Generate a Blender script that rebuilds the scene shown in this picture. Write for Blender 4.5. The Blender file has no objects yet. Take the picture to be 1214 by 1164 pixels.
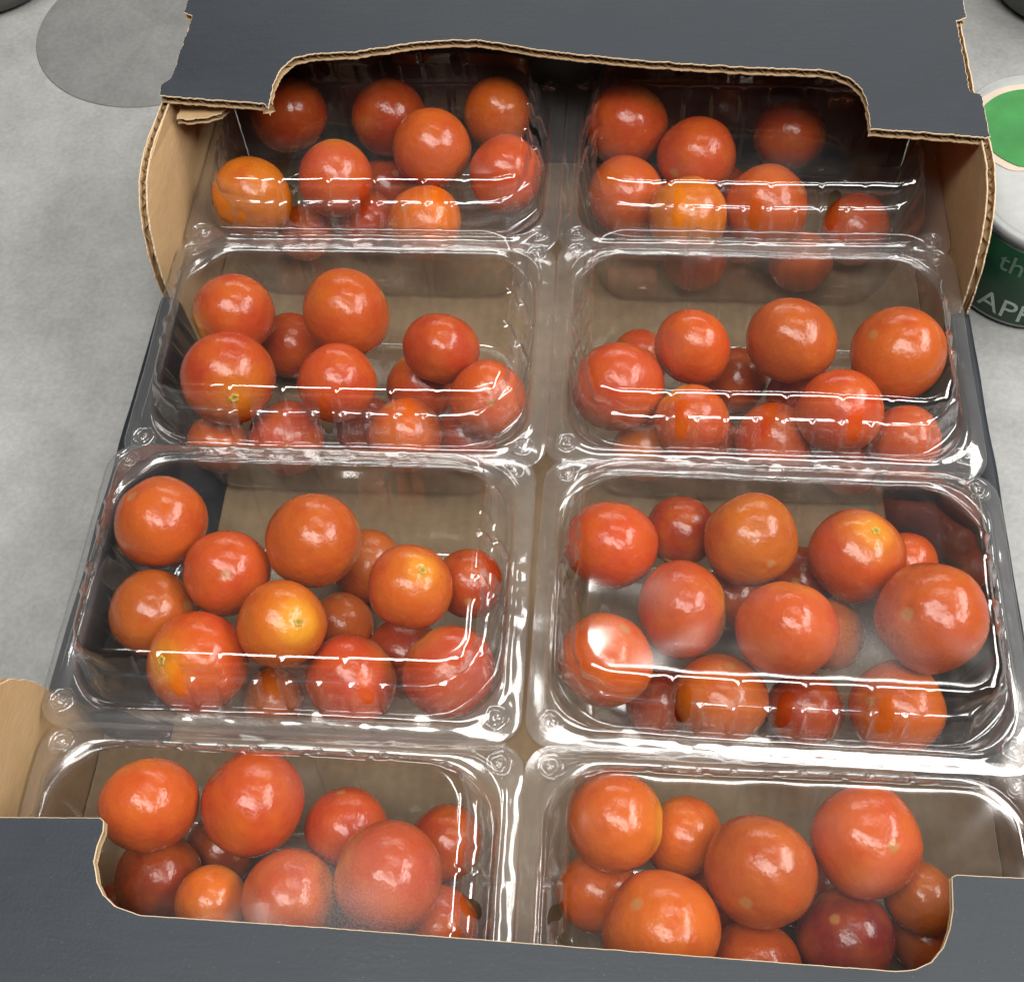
import bpy, bmesh, math, random
from mathutils import Vector, Matrix, noise

R = math.radians
scene = bpy.context.scene
col = scene.collection
FZ = 0.050            # height of the punnet rims above the table

# ------------------------------------------------------------------ camera
cam_data = bpy.data.cameras.new('camera')
cam = bpy.data.objects.new('camera', cam_data)
col.objects.link(cam)
cam.location = (0.0206, -0.2222, 0.3444 + FZ)
cam.rotation_euler = (R(31.85), R(2.75), R(3.83))
cam_data.sensor_fit = 'HORIZONTAL'
cam_data.sensor_width = 36.0
cam_data.lens = 1423.3 / 1214 * 36.0
cam_data.clip_start = 0.01
cam_data.clip_end = 50
scene.camera = cam

# ------------------------------------------------------------------ light
world = bpy.data.worlds.new('World')
scene.world = world
world.use_nodes = True
bg = world.node_tree.nodes['Background']
bg.inputs['Color'].default_value = (1.0, 0.985, 0.97, 1)
bg.inputs['Strength'].default_value = 0.05

def tube_light(name, loc, length, width, rz, power, colour=(1.0, 0.97, 0.93)):
    d = bpy.data.lights.new(name, 'AREA')
    d.shape = 'RECTANGLE'
    d.size = length
    d.size_y = width
    d.energy = power
    d.color = colour
    o = bpy.data.objects.new(name, d)
    col.objects.link(o)
    o.location = loc
    o.rotation_euler = (0, 0, rz)
    return o

tube_light('ceiling_light', (0.14, -0.55, 1.62), 1.7, 0.48, R(-28), 36)
tube_light('ceiling_light', (0.36, 0.50, 1.62), 0.85, 0.10, R(-6), 5)
far = tube_light('ceiling_light', (0.30, 3.10, 1.75), 3.0, 0.45, 0, 34)
far.rotation_euler = (R(-58), 0, 0)
side = tube_light('ceiling_light', (1.45, 0.10, 1.45), 1.6, 0.50, 0, 40)
side.rotation_euler = (0, R(42), R(0))
side.data.size, side.data.size_y = 0.50, 1.6

scene.view_settings.view_transform = 'Standard'
scene.view_settings.look = 'None'
scene.view_settings.exposure = 0.0
scene.view_settings.gamma = 1.0
scene.view_settings.use_curve_mapping = False
scene.render.engine = 'CYCLES'
scene.cycles.max_bounces = 5
scene.cycles.use_light_tree = False
scene.cycles.diffuse_bounces = 3
scene.cycles.glossy_bounces = 4
scene.cycles.transmission_bounces = 4
scene.cycles.transparent_max_bounces = 48
scene.cycles.use_denoising = True
scene.cycles.sample_clamp_indirect = 4.0
scene.cycles.caustics_reflective = False
scene.cycles.caustics_refractive = False

# ------------------------------------------------------------------ materials
class N:
    """small helper to wire a node tree"""
    def __init__(self, name):
        self.m = bpy.data.materials.new(name)
        self.m.use_nodes = True
        self.t = self.m.node_tree
        self.t.nodes.clear()
        self.out = self.t.nodes.new('ShaderNodeOutputMaterial')
    def n(self, kind, **kw):
        nd = self.t.nodes.new('ShaderNode' + kind)
        for k, v in kw.items():
            if k.startswith('i_'):
                nd.inputs[k[2:].replace('_', ' ')].default_value = v
            else:
                setattr(nd, k, v)
        return nd
    def l(self, a, b):
        self.t.links.new(a, b)
    def coord(self, which='Object'):
        return self.n('TexCoord').outputs[which]
    def noise(self, vec, scale, detail=4, rough=0.55):
        nd = self.n('TexNoise')
        nd.inputs['Scale'].default_value = scale
        nd.inputs['Detail'].default_value = detail
        nd.inputs['Roughness'].default_value = rough
        if vec is not None:
            self.l(vec, nd.inputs['Vector'])
        return nd.outputs['Fac']
    def ramp(self, fac, stops):
        nd = self.n('ValToRGB')
        e = nd.color_ramp.elements
        while len(e) < len(stops):
            e.new(0.5)
        for i, (p, c) in enumerate(stops):
            e[i].position = p
            e[i].color = c if len(c) == 4 else (*c, 1)
        self.l(fac, nd.inputs['Fac'])
        return nd.outputs['Color']
    def math(self, op, a, b=None):
        nd = self.n('Math', operation=op)
        for i, v in enumerate((a, b)):
            if v is None:
                continue
            if isinstance(v, (int, float)):
                nd.inputs[i].default_value = v
            else:
                self.l(v, nd.inputs[i])
        return nd.outputs[0]
    def mixc(self, fac, a, b, blend='MIX'):
        nd = self.n('MixRGB', blend_type=blend)
        for i, v in enumerate((fac, a, b)):
            if isinstance(v, (int, float)):
                nd.inputs[i].default_value = v
            elif isinstance(v, tuple):
                nd.inputs[i].default_value = (*v, 1) if len(v) == 3 else v
            else:
                self.l(v, nd.inputs[i])
        return nd.outputs[0]
    def bump(self, h, strength, dist):
        nd = self.n('Bump')
        nd.inputs['Strength'].default_value = strength
        nd.inputs['Distance'].default_value = dist
        self.l(h, nd.inputs['Height'])
        return nd.outputs['Normal']
    def principled(self, colour, rough=0.6, spec=0.5, normal=None):
        b = self.n('BsdfPrincipled')
        if isinstance(colour, tuple):
            b.inputs['Base Color'].default_value = (*colour, 1)
        else:
            self.l(colour, b.inputs['Base Color'])
        if isinstance(rough, (int, float)):
            b.inputs['Roughness'].default_value = rough
        else:
            self.l(rough, b.inputs['Roughness'])
        b.inputs['Specular IOR Level'].default_value = spec
        if normal is not None:
            self.l(normal, b.inputs['Normal'])
        self.l(b.outputs[0], self.out.inputs['Surface'])
        return b
    def stretch(self, vec, s):
        nd = self.n('Mapping')
        nd.inputs['Scale'].default_value = s
        self.l(vec, nd.inputs['Vector'])
        return nd.outputs[0]

def mat_table(name='grey_table', k=0.78):
    w = N(name)
    c = w.coord()
    big = w.noise(c, 9, 5, 0.6)
    mid = w.noise(c, 45, 6, 0.65)
    fine = w.noise(c, 420, 3, 0.6)
    a = w.ramp(big, [(0.3, (0.29, 0.30, 0.29)), (0.72, (0.47, 0.475, 0.46))])
    b = w.mixc(0.55, a, w.ramp(mid, [(0.32, (0.27, 0.28, 0.27)), (0.66, (0.47, 0.475, 0.46))]))
    b = w.mixc(0.22, b, w.ramp(fine, [(0.35, (0.24, 0.24, 0.24)), (0.7, (0.52, 0.52, 0.52))]))
    sc = w.noise(w.stretch(c, (1, 0.25, 1)), 38, 3, 0.5)
    b = w.mixc(w.ramp(sc, [(0.62, (0, 0, 0)), (0.72, (0.25, 0.25, 0.25))]), b, (0.25, 0.255, 0.25))
    b = w.mixc(1.0, b, (k, k, k), 'MULTIPLY')
    grit = w.noise(c, 1100, 2, 0.6)
    b = w.mixc(w.ramp(grit, [(0.66, (0, 0, 0)), (0.72, (0.5, 0.5, 0.5))]), b, (0.16, 0.16, 0.155))
    w.principled(b, 0.55, 0.35, w.bump(fine, 0.25, 0.0004))
    return w.m

def mat_black_print(name='black_printed_board', k=1.0):
    w = N(name)
    c = w.coord()
    streak = w.noise(w.stretch(c, (18, 170, 60)), 3, 4, 0.6)
    blot = w.noise(c, 26, 5, 0.65)
    fine = w.noise(c, 900, 2, 0.5)
    a = w.ramp(streak, [(0.3, (0.027 * k, 0.036 * k, 0.049 * k)), (0.75, (0.037 * k, 0.047 * k, 0.061 * k))])
    b = w.mixc(0.5, a, w.ramp(blot, [(0.32, (0.021 * k, 0.027 * k, 0.036 * k)), (0.7, (0.047 * k, 0.057 * k, 0.070 * k))]))
    scuff = w.noise(w.stretch(c, (40, 240, 240)), 2.6, 4, 0.75)
    b = w.mixc(w.ramp(scuff, [(0.64, (0, 0, 0)), (0.78, (0.30, 0.30, 0.30))]), b, (0.11 * k, 0.11 * k, 0.11 * k))
    dust = w.noise(c, 1300, 1, 0.5)
    b = w.mixc(w.ramp(dust, [(0.72, (0, 0, 0)), (0.78, (0.35, 0.35, 0.35))]), b, (0.16 * k, 0.155 * k, 0.15 * k))
    w.principled(b, w.ramp(blot, [(0.3, (0.42, 0.42, 0.42)), (0.7, (0.6, 0.6, 0.6))]), 0.4, w.bump(w.math('ADD', fine, w.math('ADD', streak, w.math('MULTIPLY', blot, 2.0))), 0.10, 0.0004))
    return w.m

def mat_kraft(name='kraft_board', lo=(0.40, 0.255, 0.125), hi=(0.55, 0.375, 0.20)):
    w = N(name)
    c = w.coord()
    fib = w.noise(w.stretch(c, (1, 1, 7)), 160, 4, 0.65)
    big = w.noise(c, 22, 4, 0.6)
    a = w.ramp(fib, [(0.3, lo), (0.7, hi)])
    b = w.mixc(0.4, a, w.ramp(big, [(0.3, lo), (0.7, hi)]))
    wv = w.n('TexWave', wave_type='BANDS', bands_direction='X')
    wv.inputs['Scale'].default_value = 62
    wv.inputs['Distortion'].default_value = 0.6
    wv.inputs['Detail'].default_value = 1
    w.l(c, wv.inputs['Vector'])
    b = w.mixc(0.10, b, w.ramp(wv.outputs['Fac'], [(0.2, lo), (0.9, hi)]))
    stain = w.noise(c, 13, 5, 0.7)
    b = w.mixc(w.ramp(stain, [(0.58, (0, 0, 0)), (0.72, (0.45, 0.45, 0.45))]), b, tuple(x * 0.62 for x in lo))
    w.principled(b, 0.85, 0.2, w.bump(w.math('ADD', fib, w.math('MULTIPLY', wv.outputs['Fac'], 0.5)), 0.3, 0.0003))
    return w.m

def mat_plastic(name='clear_plastic', mist=()):
    """clear thermoformed sheet: see-through, with the Fresnel gloss of both faces and a little dust haze;
    mist = (x, y, radius, amount): places where condensation has settled on the lid"""
    w = N(name)
    c = w.coord()
    oi = w.n('ObjectInfo')
    off = w.n('VectorMath', operation='SCALE')
    off.inputs[0].default_value = (3.1, 1.7, 2.3)
    w.l(oi.outputs['Random'], off.inputs['Scale'])
    add = w.n('VectorMath', operation='ADD')
    w.l(c, add.inputs[0]); w.l(off.outputs[0], add.inputs[1])
    v = add.outputs[0]
    lw = w.n('LayerWeight')
    lw.inputs['Blend'].default_value = 0.5
    p5 = w.math('POWER', lw.outputs['Facing'], 4.0)
    fres = w.math('ADD', w.math('MULTIPLY', p5, 0.80), 0.105)
    gl = w.n('BsdfGlossy')
    gl.inputs['Roughness'].default_value = 0.105
    gl.inputs['Color'].default_value = (1, 0.99, 0.985, 1)
    tr = w.n('BsdfTransparent')
    w.l(w.ramp(lw.outputs['Facing'], [(0.0, (0.985, 0.985, 0.985)), (0.55, (0.965, 0.963, 0.96)), (1.0, (0.72, 0.71, 0.70))]), tr.inputs['Color'])
    mx = w.n('MixShader')
    w.l(fres, mx.inputs[0]); w.l(tr.outputs[0], mx.inputs[1]); w.l(gl.outputs[0], mx.inputs[2])
    hz = w.noise(v, 34, 2, 0.6)
    grain = w.noise(v, 2600, 0, 0.5)
    drops = w.ramp(grain, [(0.36, (0.5, 0.5, 0.5)), (0.68, (1, 1, 1))])
    amount = w.math('MULTIPLY', w.ramp(hz, [(0.56, (0, 0, 0)), (0.82, (1, 1, 1))]), 0.035)
    for (mx_, my_, mr_, ma_) in mist:
        dn = w.n('VectorMath', operation='DISTANCE')
        w.l(c, dn.inputs[0]); dn.inputs[1].default_value = (mx_, my_, 0.0225)
        d = w.math('ADD', w.math('DIVIDE', dn.outputs['Value'], mr_), w.math('MULTIPLY', w.math('SUBTRACT', hz, 0.5), 1.6))
        amount = w.math('ADD', amount, w.math('MULTIPLY', w.ramp(d, [(0.1, (1, 1, 1)), (1.0, (0, 0, 0))]), ma_))
    # the ribbed side wall is drawn thinner and slightly cloudy
    sz = w.n('SeparateXYZ'); w.l(c, sz.inputs[0])
    zz = w.math('MULTIPLY', sz.outputs['Z'], 40.0)
    rim = w.ramp(w.math('ADD', zz, 0.5), [(0.30, (0, 0, 0)), (0.42, (0.9, 0.9, 0.9)), (0.56, (0.9, 0.9, 0.9)), (0.60, (0, 0, 0))])
    wall = w.math('ADD', rim, w.ramp(zz, [(0.06, (0, 0, 0)), (0.16, (1, 1, 1)), (0.80, (1, 1, 1)), (0.86, (0, 0, 0))]))
    fac = w.math('ADD', w.math('ADD', w.math('MULTIPLY', amount, drops), w.math('MULTIPLY', wall, 0.042)), 0.005)
    hg = w.n('BsdfGlossy'); hg.inputs['Roughness'].default_value = 0.42
    hd = w.n('BsdfDiffuse'); hd.inputs['Color'].default_value = (0.8, 0.8, 0.8, 1)
    hm = w.n('MixShader'); hm.inputs[0].default_value = 0.5
    w.l(hg.outputs[0], hm.inputs[1]); w.l(hd.outputs[0], hm.inputs[2])
    m2 = w.n('MixShader')
    w.l(fac, m2.inputs[0]); w.l(mx.outputs[0], m2.inputs[1]); w.l(hm.outputs[0], m2.inputs[2])
    w.l(m2.outputs[0], w.out.inputs['Surface'])
    return w.m

def mat_tomato():
    w = N('tomato_skin')
    c = w.coord()
    oi = w.n('ObjectInfo')
    base = oi.outputs['Color']
    off = w.n('VectorMath', operation='SCALE')
    off.inputs[0].default_value = (9.1, 5.7, 7.3)
    w.l(oi.outputs['Random'], off.inputs['Scale'])
    add = w.n('VectorMath', operation='ADD')
    w.l(c, add.inputs[0]); w.l(off.outputs[0], add.inputs[1])
    v = add.outputs[0]
    patch = w.noise(v, 1.1, 3, 0.5)
    b = w.mixc(w.ramp(patch, [(0.40, (0, 0, 0)), (0.72, (0.5, 0.5, 0.5))]), base, (0.56, 0.135, 0.008))
    b = w.mixc(w.ramp(w.noise(v, 1.6, 2, 0.5), [(0.5, (0, 0, 0)), (0.8, (0.5, 0.5, 0.5))]), b, (0.38, 0.018, 0.006))
    sep = w.n('SeparateXYZ'); w.l(c, sep.inputs[0])
    # ripening: paler, yellower shoulder round the stem end
    b = w.mixc(w.ramp(sep.outputs['Z'], [(0.60, (0, 0, 0)), (0.84, (0.22, 0.22, 0.22)), (0.97, (0.9, 0.9, 0.9))]), b, (0.72, 0.30, 0.016))
    sp = w.noise(v, 42, 2, 0.5)
    b = w.mixc(w.ramp(sp, [(0.64, (0, 0, 0)), (0.74, (0.16, 0.16, 0.16))]), b, (0.72, 0.26, 0.05))
    bl = w.noise(w.stretch(v, (1, 1, 0.45)), 3.4, 3, 0.65)
    b = w.mixc(w.ramp(bl, [(0.69, (0, 0, 0)), (0.74, (0.4, 0.4, 0.4))]), b, (0.30, 0.075, 0.012))
    nz = w.n('VectorMath', operation='NORMALIZE'); w.l(c, nz.inputs[0])
    sn = w.n('SeparateXYZ'); w.l(nz.outputs[0], sn.inputs[0])
    tip = w.math('MULTIPLY', sn.outputs['Z'], -1.0)
    b = w.mixc(w.ramp(w.math('ADD', tip, w.math('MULTIPLY', w.math('SUBTRACT', sp, 0.5), 0.006)), [(0.990, (0, 0, 0)), (0.9965, (0.75, 0.75, 0.75))]), b, (0.42, 0.20, 0.06))
    rough = w.ramp(w.noise(v, 5, 3, 0.6), [(0.3, (0.17, 0.17, 0.17)), (0.7, (0.30, 0.30, 0.30))])
    p = w.principled(b, rough, 0.5, w.bump(w.math('ADD', w.noise(v, 4, 2, 0.5), w.math('MULTIPLY', sp, 0.0)), 0.05, 0.02))
    return w.m

def mat_plain(name, colour, rough=0.5, var=0.12, scale=120, spec=0.4):
    w = N(name)
    c = w.coord()
    f = w.noise(c, scale, 4, 0.6)
    lo = tuple(x * (1 - var) for x in colour)
    hi = tuple(min(1, x * (1 + var)) for x in colour)
    w.principled(w.ramp(f, [(0.3, lo), (0.7, hi)]), rough, spec, w.bump(f, 0.1, 0.0004))
    return w.m

M = {
    'table': mat_table(),
    'black': mat_black_print(k=0.60),
    'rim': mat_black_print('black_fold', 0.42),
    'kraft': mat_kraft(),
    'kraft_floor': mat_kraft('dark_kraft_floor', (0.22, 0.155, 0.090), (0.34, 0.245, 0.145)),  # floor panel kraft, darker and greyer than the wall kraft
    'edge': mat_kraft('cut_board_edge', (0.46, 0.34, 0.21), (0.66, 0.54, 0.38)),
    'flute': mat_kraft('board_fluting', (0.30, 0.19, 0.10), (0.46, 0.32, 0.18)),
    'plastic': mat_plastic(),
    'plastic_4L': mat_plastic('misted_plastic', [(0.036, -0.0070, 0.030, 0.10)]),
    'plastic_3R': mat_plastic('fogged_plastic', [(0.0239, -0.0250, 0.020, 0.09), (-0.0364, -0.0085, 0.009, 0.06)]),
    'tomato': mat_tomato(),
    'scar': mat_plain('stem_scar', (0.50, 0.30, 0.035), 0.6, 0.3, 6),
    'scar_core': mat_plain('stem_scar_core', (0.30, 0.22, 0.03), 0.7, 0.3, 6),
    'mat': mat_table('shadow_disc_grey', 0.44),  # table grey darkened, paints a round shadow on the disc
    'pot': mat_plain('dark_grey_pot', (0.11, 0.11, 0.10), 0.75, 0.2, 60),
    'carton_white': mat_plain('carton_white', (0.36, 0.37, 0.36), 0.6, 0.10, 90),
    'carton_cream': mat_plain('carton_cream', (0.48, 0.40, 0.32), 0.6, 0.10, 90),
    'carton_green': mat_plain('carton_green', (0.028, 0.185, 0.040), 0.5, 0.22, 60),
    'carton_dark': mat_plain('carton_dark_green', (0.010, 0.052, 0.020), 0.4, 0.25, 90),
    'print_white': mat_plain('print_white', (0.34, 0.40, 0.35), 0.6, 0.2, 200),
    'print_dim': mat_plain('print_dim', (0.12, 0.18, 0.14), 0.6, 0.1, 200),
}

# ------------------------------------------------------------------ object helpers
def tag(o, label=None, cat=None, group=None, kind=None):
    if label: o['label'] = label
    if cat: o['category'] = cat
    if group: o['group'] = group
    if kind: o['kind'] = kind
    return o

def empty(name, loc, rot=(0, 0, 0)):
    o = bpy.data.objects.new(name, None)
    o.empty_display_size = 0.01
    col.objects.link(o)
    o.location = loc
    o.rotation_euler = rot
    return o

def mesh_obj(name, verts, faces, mats, parent=None, midx=None, smooth=True, loc=None):
    me = bpy.data.meshes.new(name)
    me.from_pydata(verts, [], faces)
    for m in (mats if isinstance(mats, (list, tuple)) else [mats]):
        me.materials.append(m)
    if midx:
        me.polygons.foreach_set('material_index', midx)
    me.polygons.foreach_set('use_smooth', [smooth] * len(me.polygons))
    me.update()
    o = bpy.data.objects.new(name, me)
    col.objects.link(o)
    if parent is not None:
        o.parent = parent
    if loc is not None:
        o.location = loc
    return o

def bm_obj(name, bm, mats, parent=None, smooth=False):
    me = bpy.data.meshes.new(name)
    bm.normal_update()
    bm.to_mesh(me)
    bm.free()
    for m in (mats if isinstance(mats, (list, tuple)) else [mats]):
        me.materials.append(m)
    me.polygons.foreach_set('use_smooth', [smooth] * len(me.polygons))
    o = bpy.data.objects.new(name, me)
    col.objects.link(o)
    if parent is not None:
        o.parent = parent
    return o

# ------------------------------------------------------------------ setting: the grey table
def build_table():
    n = 24
    s = 2.4
    vs = [(-s + 2 * s * i / n, -s + 2 * s * j / n, 0.0) for j in range(n + 1) for i in range(n + 1)]
    fs = [(j * (n + 1) + i, j * (n + 1) + i + 1, (j + 1) * (n + 1) + i + 1, (j + 1) * (n + 1) + i) for j in range(n) for i in range(n)]
    o = mesh_obj('table_top', vs, fs, M['table'])
    tag(o, 'mottled grey table top under the cardboard tray', kind='structure')
build_table()

# ------------------------------------------------------------------ corrugated board
def resample(poly, step):
    out = []
    n = len(poly)
    for i in range(n):
        a, b = Vector(poly[i]), Vector(poly[(i + 1) % n])
        k = max(1, int((b - a).length / step))
        for j in range(k):
            out.append(a.lerp(b, j / k))
    return out

def board(name, outline, xf, t=0.0034, front='black', back='kraft', parent=None, lam=0.0052, axis=0, jit=0.00012, seed=1):
    """corrugated board: two paper liners and the waved fluting between them, open at the cut edge.
    outline (a, b) counter-clockwise; xf maps (a, b, c) to the world, c = 0 back .. t front"""
    rnd = random.Random(seed)
    area = sum(outline[i][0] * outline[(i + 1) % len(outline)][1] - outline[(i + 1) % len(outline)][0] * outline[i][1] for i in range(len(outline)))
    if area < 0:
        outline = outline[::-1]
    pts = resample(outline, 0.0009)
    n = len(pts)
    nin = []
    for i in range(n):
        d = pts[(i + 1) % n] - pts[i - 1]
        d.normalize()
        nin.append(Vector((-d.y, d.x)))
    jt = [noise.noise(Vector((p.x * 260, p.y * 260, seed))) * jit * 2 + rnd.uniform(-jit, jit) for p in pts]
    edge = [pts[i] + nin[i] * jt[i] for i in range(n)]
    ch = 0.00022
    edge_in = [edge[i] + nin[i] * ch for i in range(n)]
    lt = 0.00055
    verts, faces, mi = [], [], []
    def ring(ps, c):
        k = len(verts)
        for p in ps:
            verts.append(xf(p.x, p.y, c))
        return k
    def strip(a, b, m):
        for i in range(n):
            j = (i + 1) % n
            faces.append((a + i, a + j, b + j, b + i)); mi.append(m)
    # front liner
    f0 = ring(edge, t - lt); f1 = ring(edge, t - ch * 0.7); f2 = ring(edge_in, t)
    strip(f0, f1, 2); strip(f1, f2, 2)
    faces.append(tuple(range(f2, f2 + n))); mi.append(0)
    fb = ring([edge[i] for i in range(n)], t - lt)
    faces.append(tuple(range(fb + n - 1, fb - 1, -1))); mi.append(1)
    # back liner
    b0 = ring(edge, lt); b1 = ring(edge, ch * 0.7); b2 = ring(edge_in, 0)
    strip(b1, b0, 2); strip(b2, b1, 2)
    faces.append(tuple(range(b2 + n - 1, b2 - 1, -1))); mi.append(1)
    bb = ring(edge, lt)
    faces.append(tuple(range(bb, bb + n))); mi.append(1)
    # fluting ribbon and the dark depth behind it
    amp = (t - 2 * lt) / 2
    fz = [t / 2 + amp * 0.96 * math.sin(2 * math.pi * pts[i][axis] / lam) for i in range(n)]
    ra = len(verts)
    for i in range(n):
        p = pts[i] + nin[i] * (0.00025 + abs(jt[i])); verts.append(xf(p.x, p.y, fz[i]))
    rb = len(verts)
    for i in range(n):
        p = pts[i] + nin[i] * 0.0028; verts.append(xf(p.x, p.y, fz[i]))
    strip(ra, rb, 3)
    ca = ring([pts[i] + nin[i] * 0.0026 for i in range(n)], lt)
    cb = ring([pts[i] + nin[i] * 0.0026 for i in range(n)], t - lt)
    strip(ca, cb, 3)
    o = mesh_obj(name, verts, faces, [M[front], M[back], M['edge'], M['flute']], parent, mi, smooth=False)
    return o

tray = empty('cardboard_tray', (0, 0, 0))
tag(tray, 'black printed corrugated cardboard tray holding eight clear punnets', 'tray')

HX, HY = 0.1532, 0.2010      # outer half size of the tray
BT = 0.0034
ZT = 0.0868                  # underside of the end flaps

board('floor_panel', [(-0.149, -0.197), (0.149, -0.197), (0.149, 0.197), (-0.149, 0.197)],
      lambda a, b, c: (a, b, 0.0006 + BT - c), front='black', back='kraft_floor', parent=tray)

def ear_outline():
    right = [(0.0780, 0.0430), (0.0786, 0.0540), (0.0808, 0.0640), (0.0850, 0.0730), (0.0910, 0.0795), (0.0990, 0.0838), (0.1090, 0.0860), (0.1200, 0.0866), (0.1970, 0.0866)]
    near_ = [(-0.1970, 0.0862), (-0.1180, 0.0855), (-0.1060, 0.0838), (-0.0990, 0.0800), (-0.0940, 0.0730), (-0.0905, 0.0640), (-0.0885, 0.0540), (-0.0880, 0.0430)]
    return [(-0.1970, 0.0006), (0.1970, 0.0006)] + list(reversed(right)) + list(reversed(near_))

def bulge(y, z):
    # the tall corner ears lean a little outwards
    return 0.0022 * max(0.0, (z - 0.046) / 0.04) * math.sin(min(1.0, max(0.0, (abs(y) - 0.078) / 0.07)) * math.pi)

for s in (-1, 1):
    w_ = board('side_wall', ear_outline(), lambda a, b, c, s=s: (s * (HX - BT + c + bulge(a, b)), a, b), front='black', back='kraft', parent=tray, axis=0, seed=3 + s, jit=0.0002)
    # in the low middle the black outer sheet folds over the top and down the inside
    prof = [(HX + 0.0008, 0.0400), (HX + 0.0009, 0.0462), (HX + 0.0002, 0.0478), (HX - 0.0016, 0.0486), (HX - 0.0040, 0.0485), (HX - 0.0058, 0.0478), (HX - 0.0068, 0.0462), (HX - 0.0071, 0.0430), (HX - 0.0073, 0.0250), (HX - 0.0075, 0.0085), (HX - 0.0082, 0.0062), (HX - 0.0100, 0.0052), (HX - 0.0280, 0.0049),
            (HX - 0.0280, 0.0044), (HX - 0.0098, 0.0046), (HX - 0.0076, 0.0052), (HX - 0.0069, 0.0075), (HX - 0.0067, 0.0250), (HX - 0.0064, 0.0430), (HX - 0.0060, 0.0458), (HX - 0.0052, 0.0470), (HX - 0.0038, 0.0476), (HX - 0.0017, 0.0477), (HX - 0.0002, 0.0470), (HX + 0.0004, 0.0458), (HX + 0.0003, 0.0400)]
    ny = 60
    vs, fs = [], []
    for j in range(ny + 1):
        y = -0.0872 + 0.1644 * j / ny
        for k, (px, pz) in enumerate(prof):
            wob = noise.noise(Vector((y * 40, k * 0.15, s * 3.0))) * 0.0006
            vs.append((s * (px + wob), y, (pz if pz < 0.03 else pz - 0.0040) + wob * 0.6))
    m_ = len(prof)
    for j in range(ny):
        for k in range(m_):
            k2 = (k + 1) % m_
            fs.append((j * m_ + k, j * m_ + k2, (j + 1) * m_ + k2, (j + 1) * m_ + k))
    fs.append(tuple(range(m_))); fs.append(tuple(ny * m_ + k for k in range(m_)))
    mesh_obj('folded_rim', vs, fs, M['rim'], w_)

far = [(-0.1535, 0.1381), (-0.1380, 0.1366), (-0.1123, 0.1344), (-0.1100, 0.1312), (-0.1104, 0.1400), (-0.1102, 0.1480), (-0.1085, 0.1550), (-0.1045, 0.1605), (-0.0980, 0.1626), (-0.0817, 0.1642), (-0.0660, 0.1680), (-0.0558, 0.1704),
       (-0.0440, 0.1716), (-0.0327, 0.1716), (-0.0220, 0.1690), (-0.0092, 0.1660), (0.0297, 0.1604), (0.0741, 0.1570), (0.0960, 0.1562), (0.1030, 0.1546), (0.1085, 0.1508), (0.1117, 0.1450), (0.1127, 0.1384), (0.1125, 0.1249), (0.1300, 0.1236), (0.1527, 0.1213),
       (0.1545, 0.1220), (0.1545, 0.1440), (0.1505, 0.1455), (0.1505, 0.1850), (0.1545, 0.1870), (0.1545, 0.2010), (-0.1545, 0.2010), (-0.1545, 0.1870), (-0.1505, 0.1850), (-0.1512, 0.1480), (-0.1545, 0.1440)]
near = [(-0.1545, -0.1400), (-0.1338, -0.1391), (-0.1073, -0.1378), (-0.1060, -0.1386), (-0.1055, -0.1414), (-0.1061, -0.1452), (-0.1060, -0.1490), (-0.1038, -0.1541), (-0.1015, -0.1570), (-0.0980, -0.1595), (-0.0911, -0.1614), (-0.0453, -0.1617), (0.0005, -0.1624), (0.0451, -0.1631),
        (0.0930, -0.1638), (0.0975, -0.1632), (0.1015, -0.1612), (0.1046, -0.1578), (0.1066, -0.1535), (0.1079, -0.1490), (0.1086, -0.1412), (0.1098, -0.1405), (0.1259, -0.1404), (0.1545, -0.1402), (0.1545, -0.2010), (-0.1545, -0.2010)]
END = [(-0.1495, 0.0006), (0.1495, 0.0006), (0.1495, 0.0864), (-0.1495, 0.0864)]
def sag_far(a, b):
    return -0.006 * a + 0.012 * (b - 0.2)
def sag_near(a, b):
    return 0.0
e_ = board('end_wall', END, lambda a, b, c: (a, HY - BT + c - 0.0006, b), back='black', parent=tray, seed=8)
board('end_flap', far, lambda a, b, c: (a, b, ZT + c + sag_far(a, b)), t=0.0036, parent=e_, seed=11, jit=0.00022, axis=0)
for s in (-1, 1):
    tab = [(0.1490, 0.1352), (0.1420, 0.1346), (0.1360, 0.1350), (0.1310, 0.1364), (0.1290, 0.1400), (0.1278, 0.1940), (0.1490, 0.1940)]
    board('corner_tab', [(s * a, b) for a, b in tab], lambda a, b, c: (a, b, 0.0790 + c * 0.8 + (0.1495 - abs(a)) * 0.10), front='kraft', parent=e_, seed=14 + s, jit=0.0003)
e_ = board('end_wall', END, lambda a, b, c: (a, -HY + BT - c + 0.0006, b), parent=tray, seed=9)
board('end_flap', near, lambda a, b, c: (a, b, ZT + c + sag_near(a, b)), t=0.0030, parent=e_, seed=12, jit=0.00004, axis=1)

# ------------------------------------------------------------------ clear punnets
PHX, PHY = 0.0750, 0.0522
def interp(tab, q):
    if q <= 0:
        return tab[0]
    for i in range(1, len(tab)):
        pass
    i = min(len(tab) - 2, int(q))
    f = q - i
    return tuple(tab[i][k] + (tab[i + 1][k] - tab[i][k]) * f for k in range(len(tab[0])))

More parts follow.
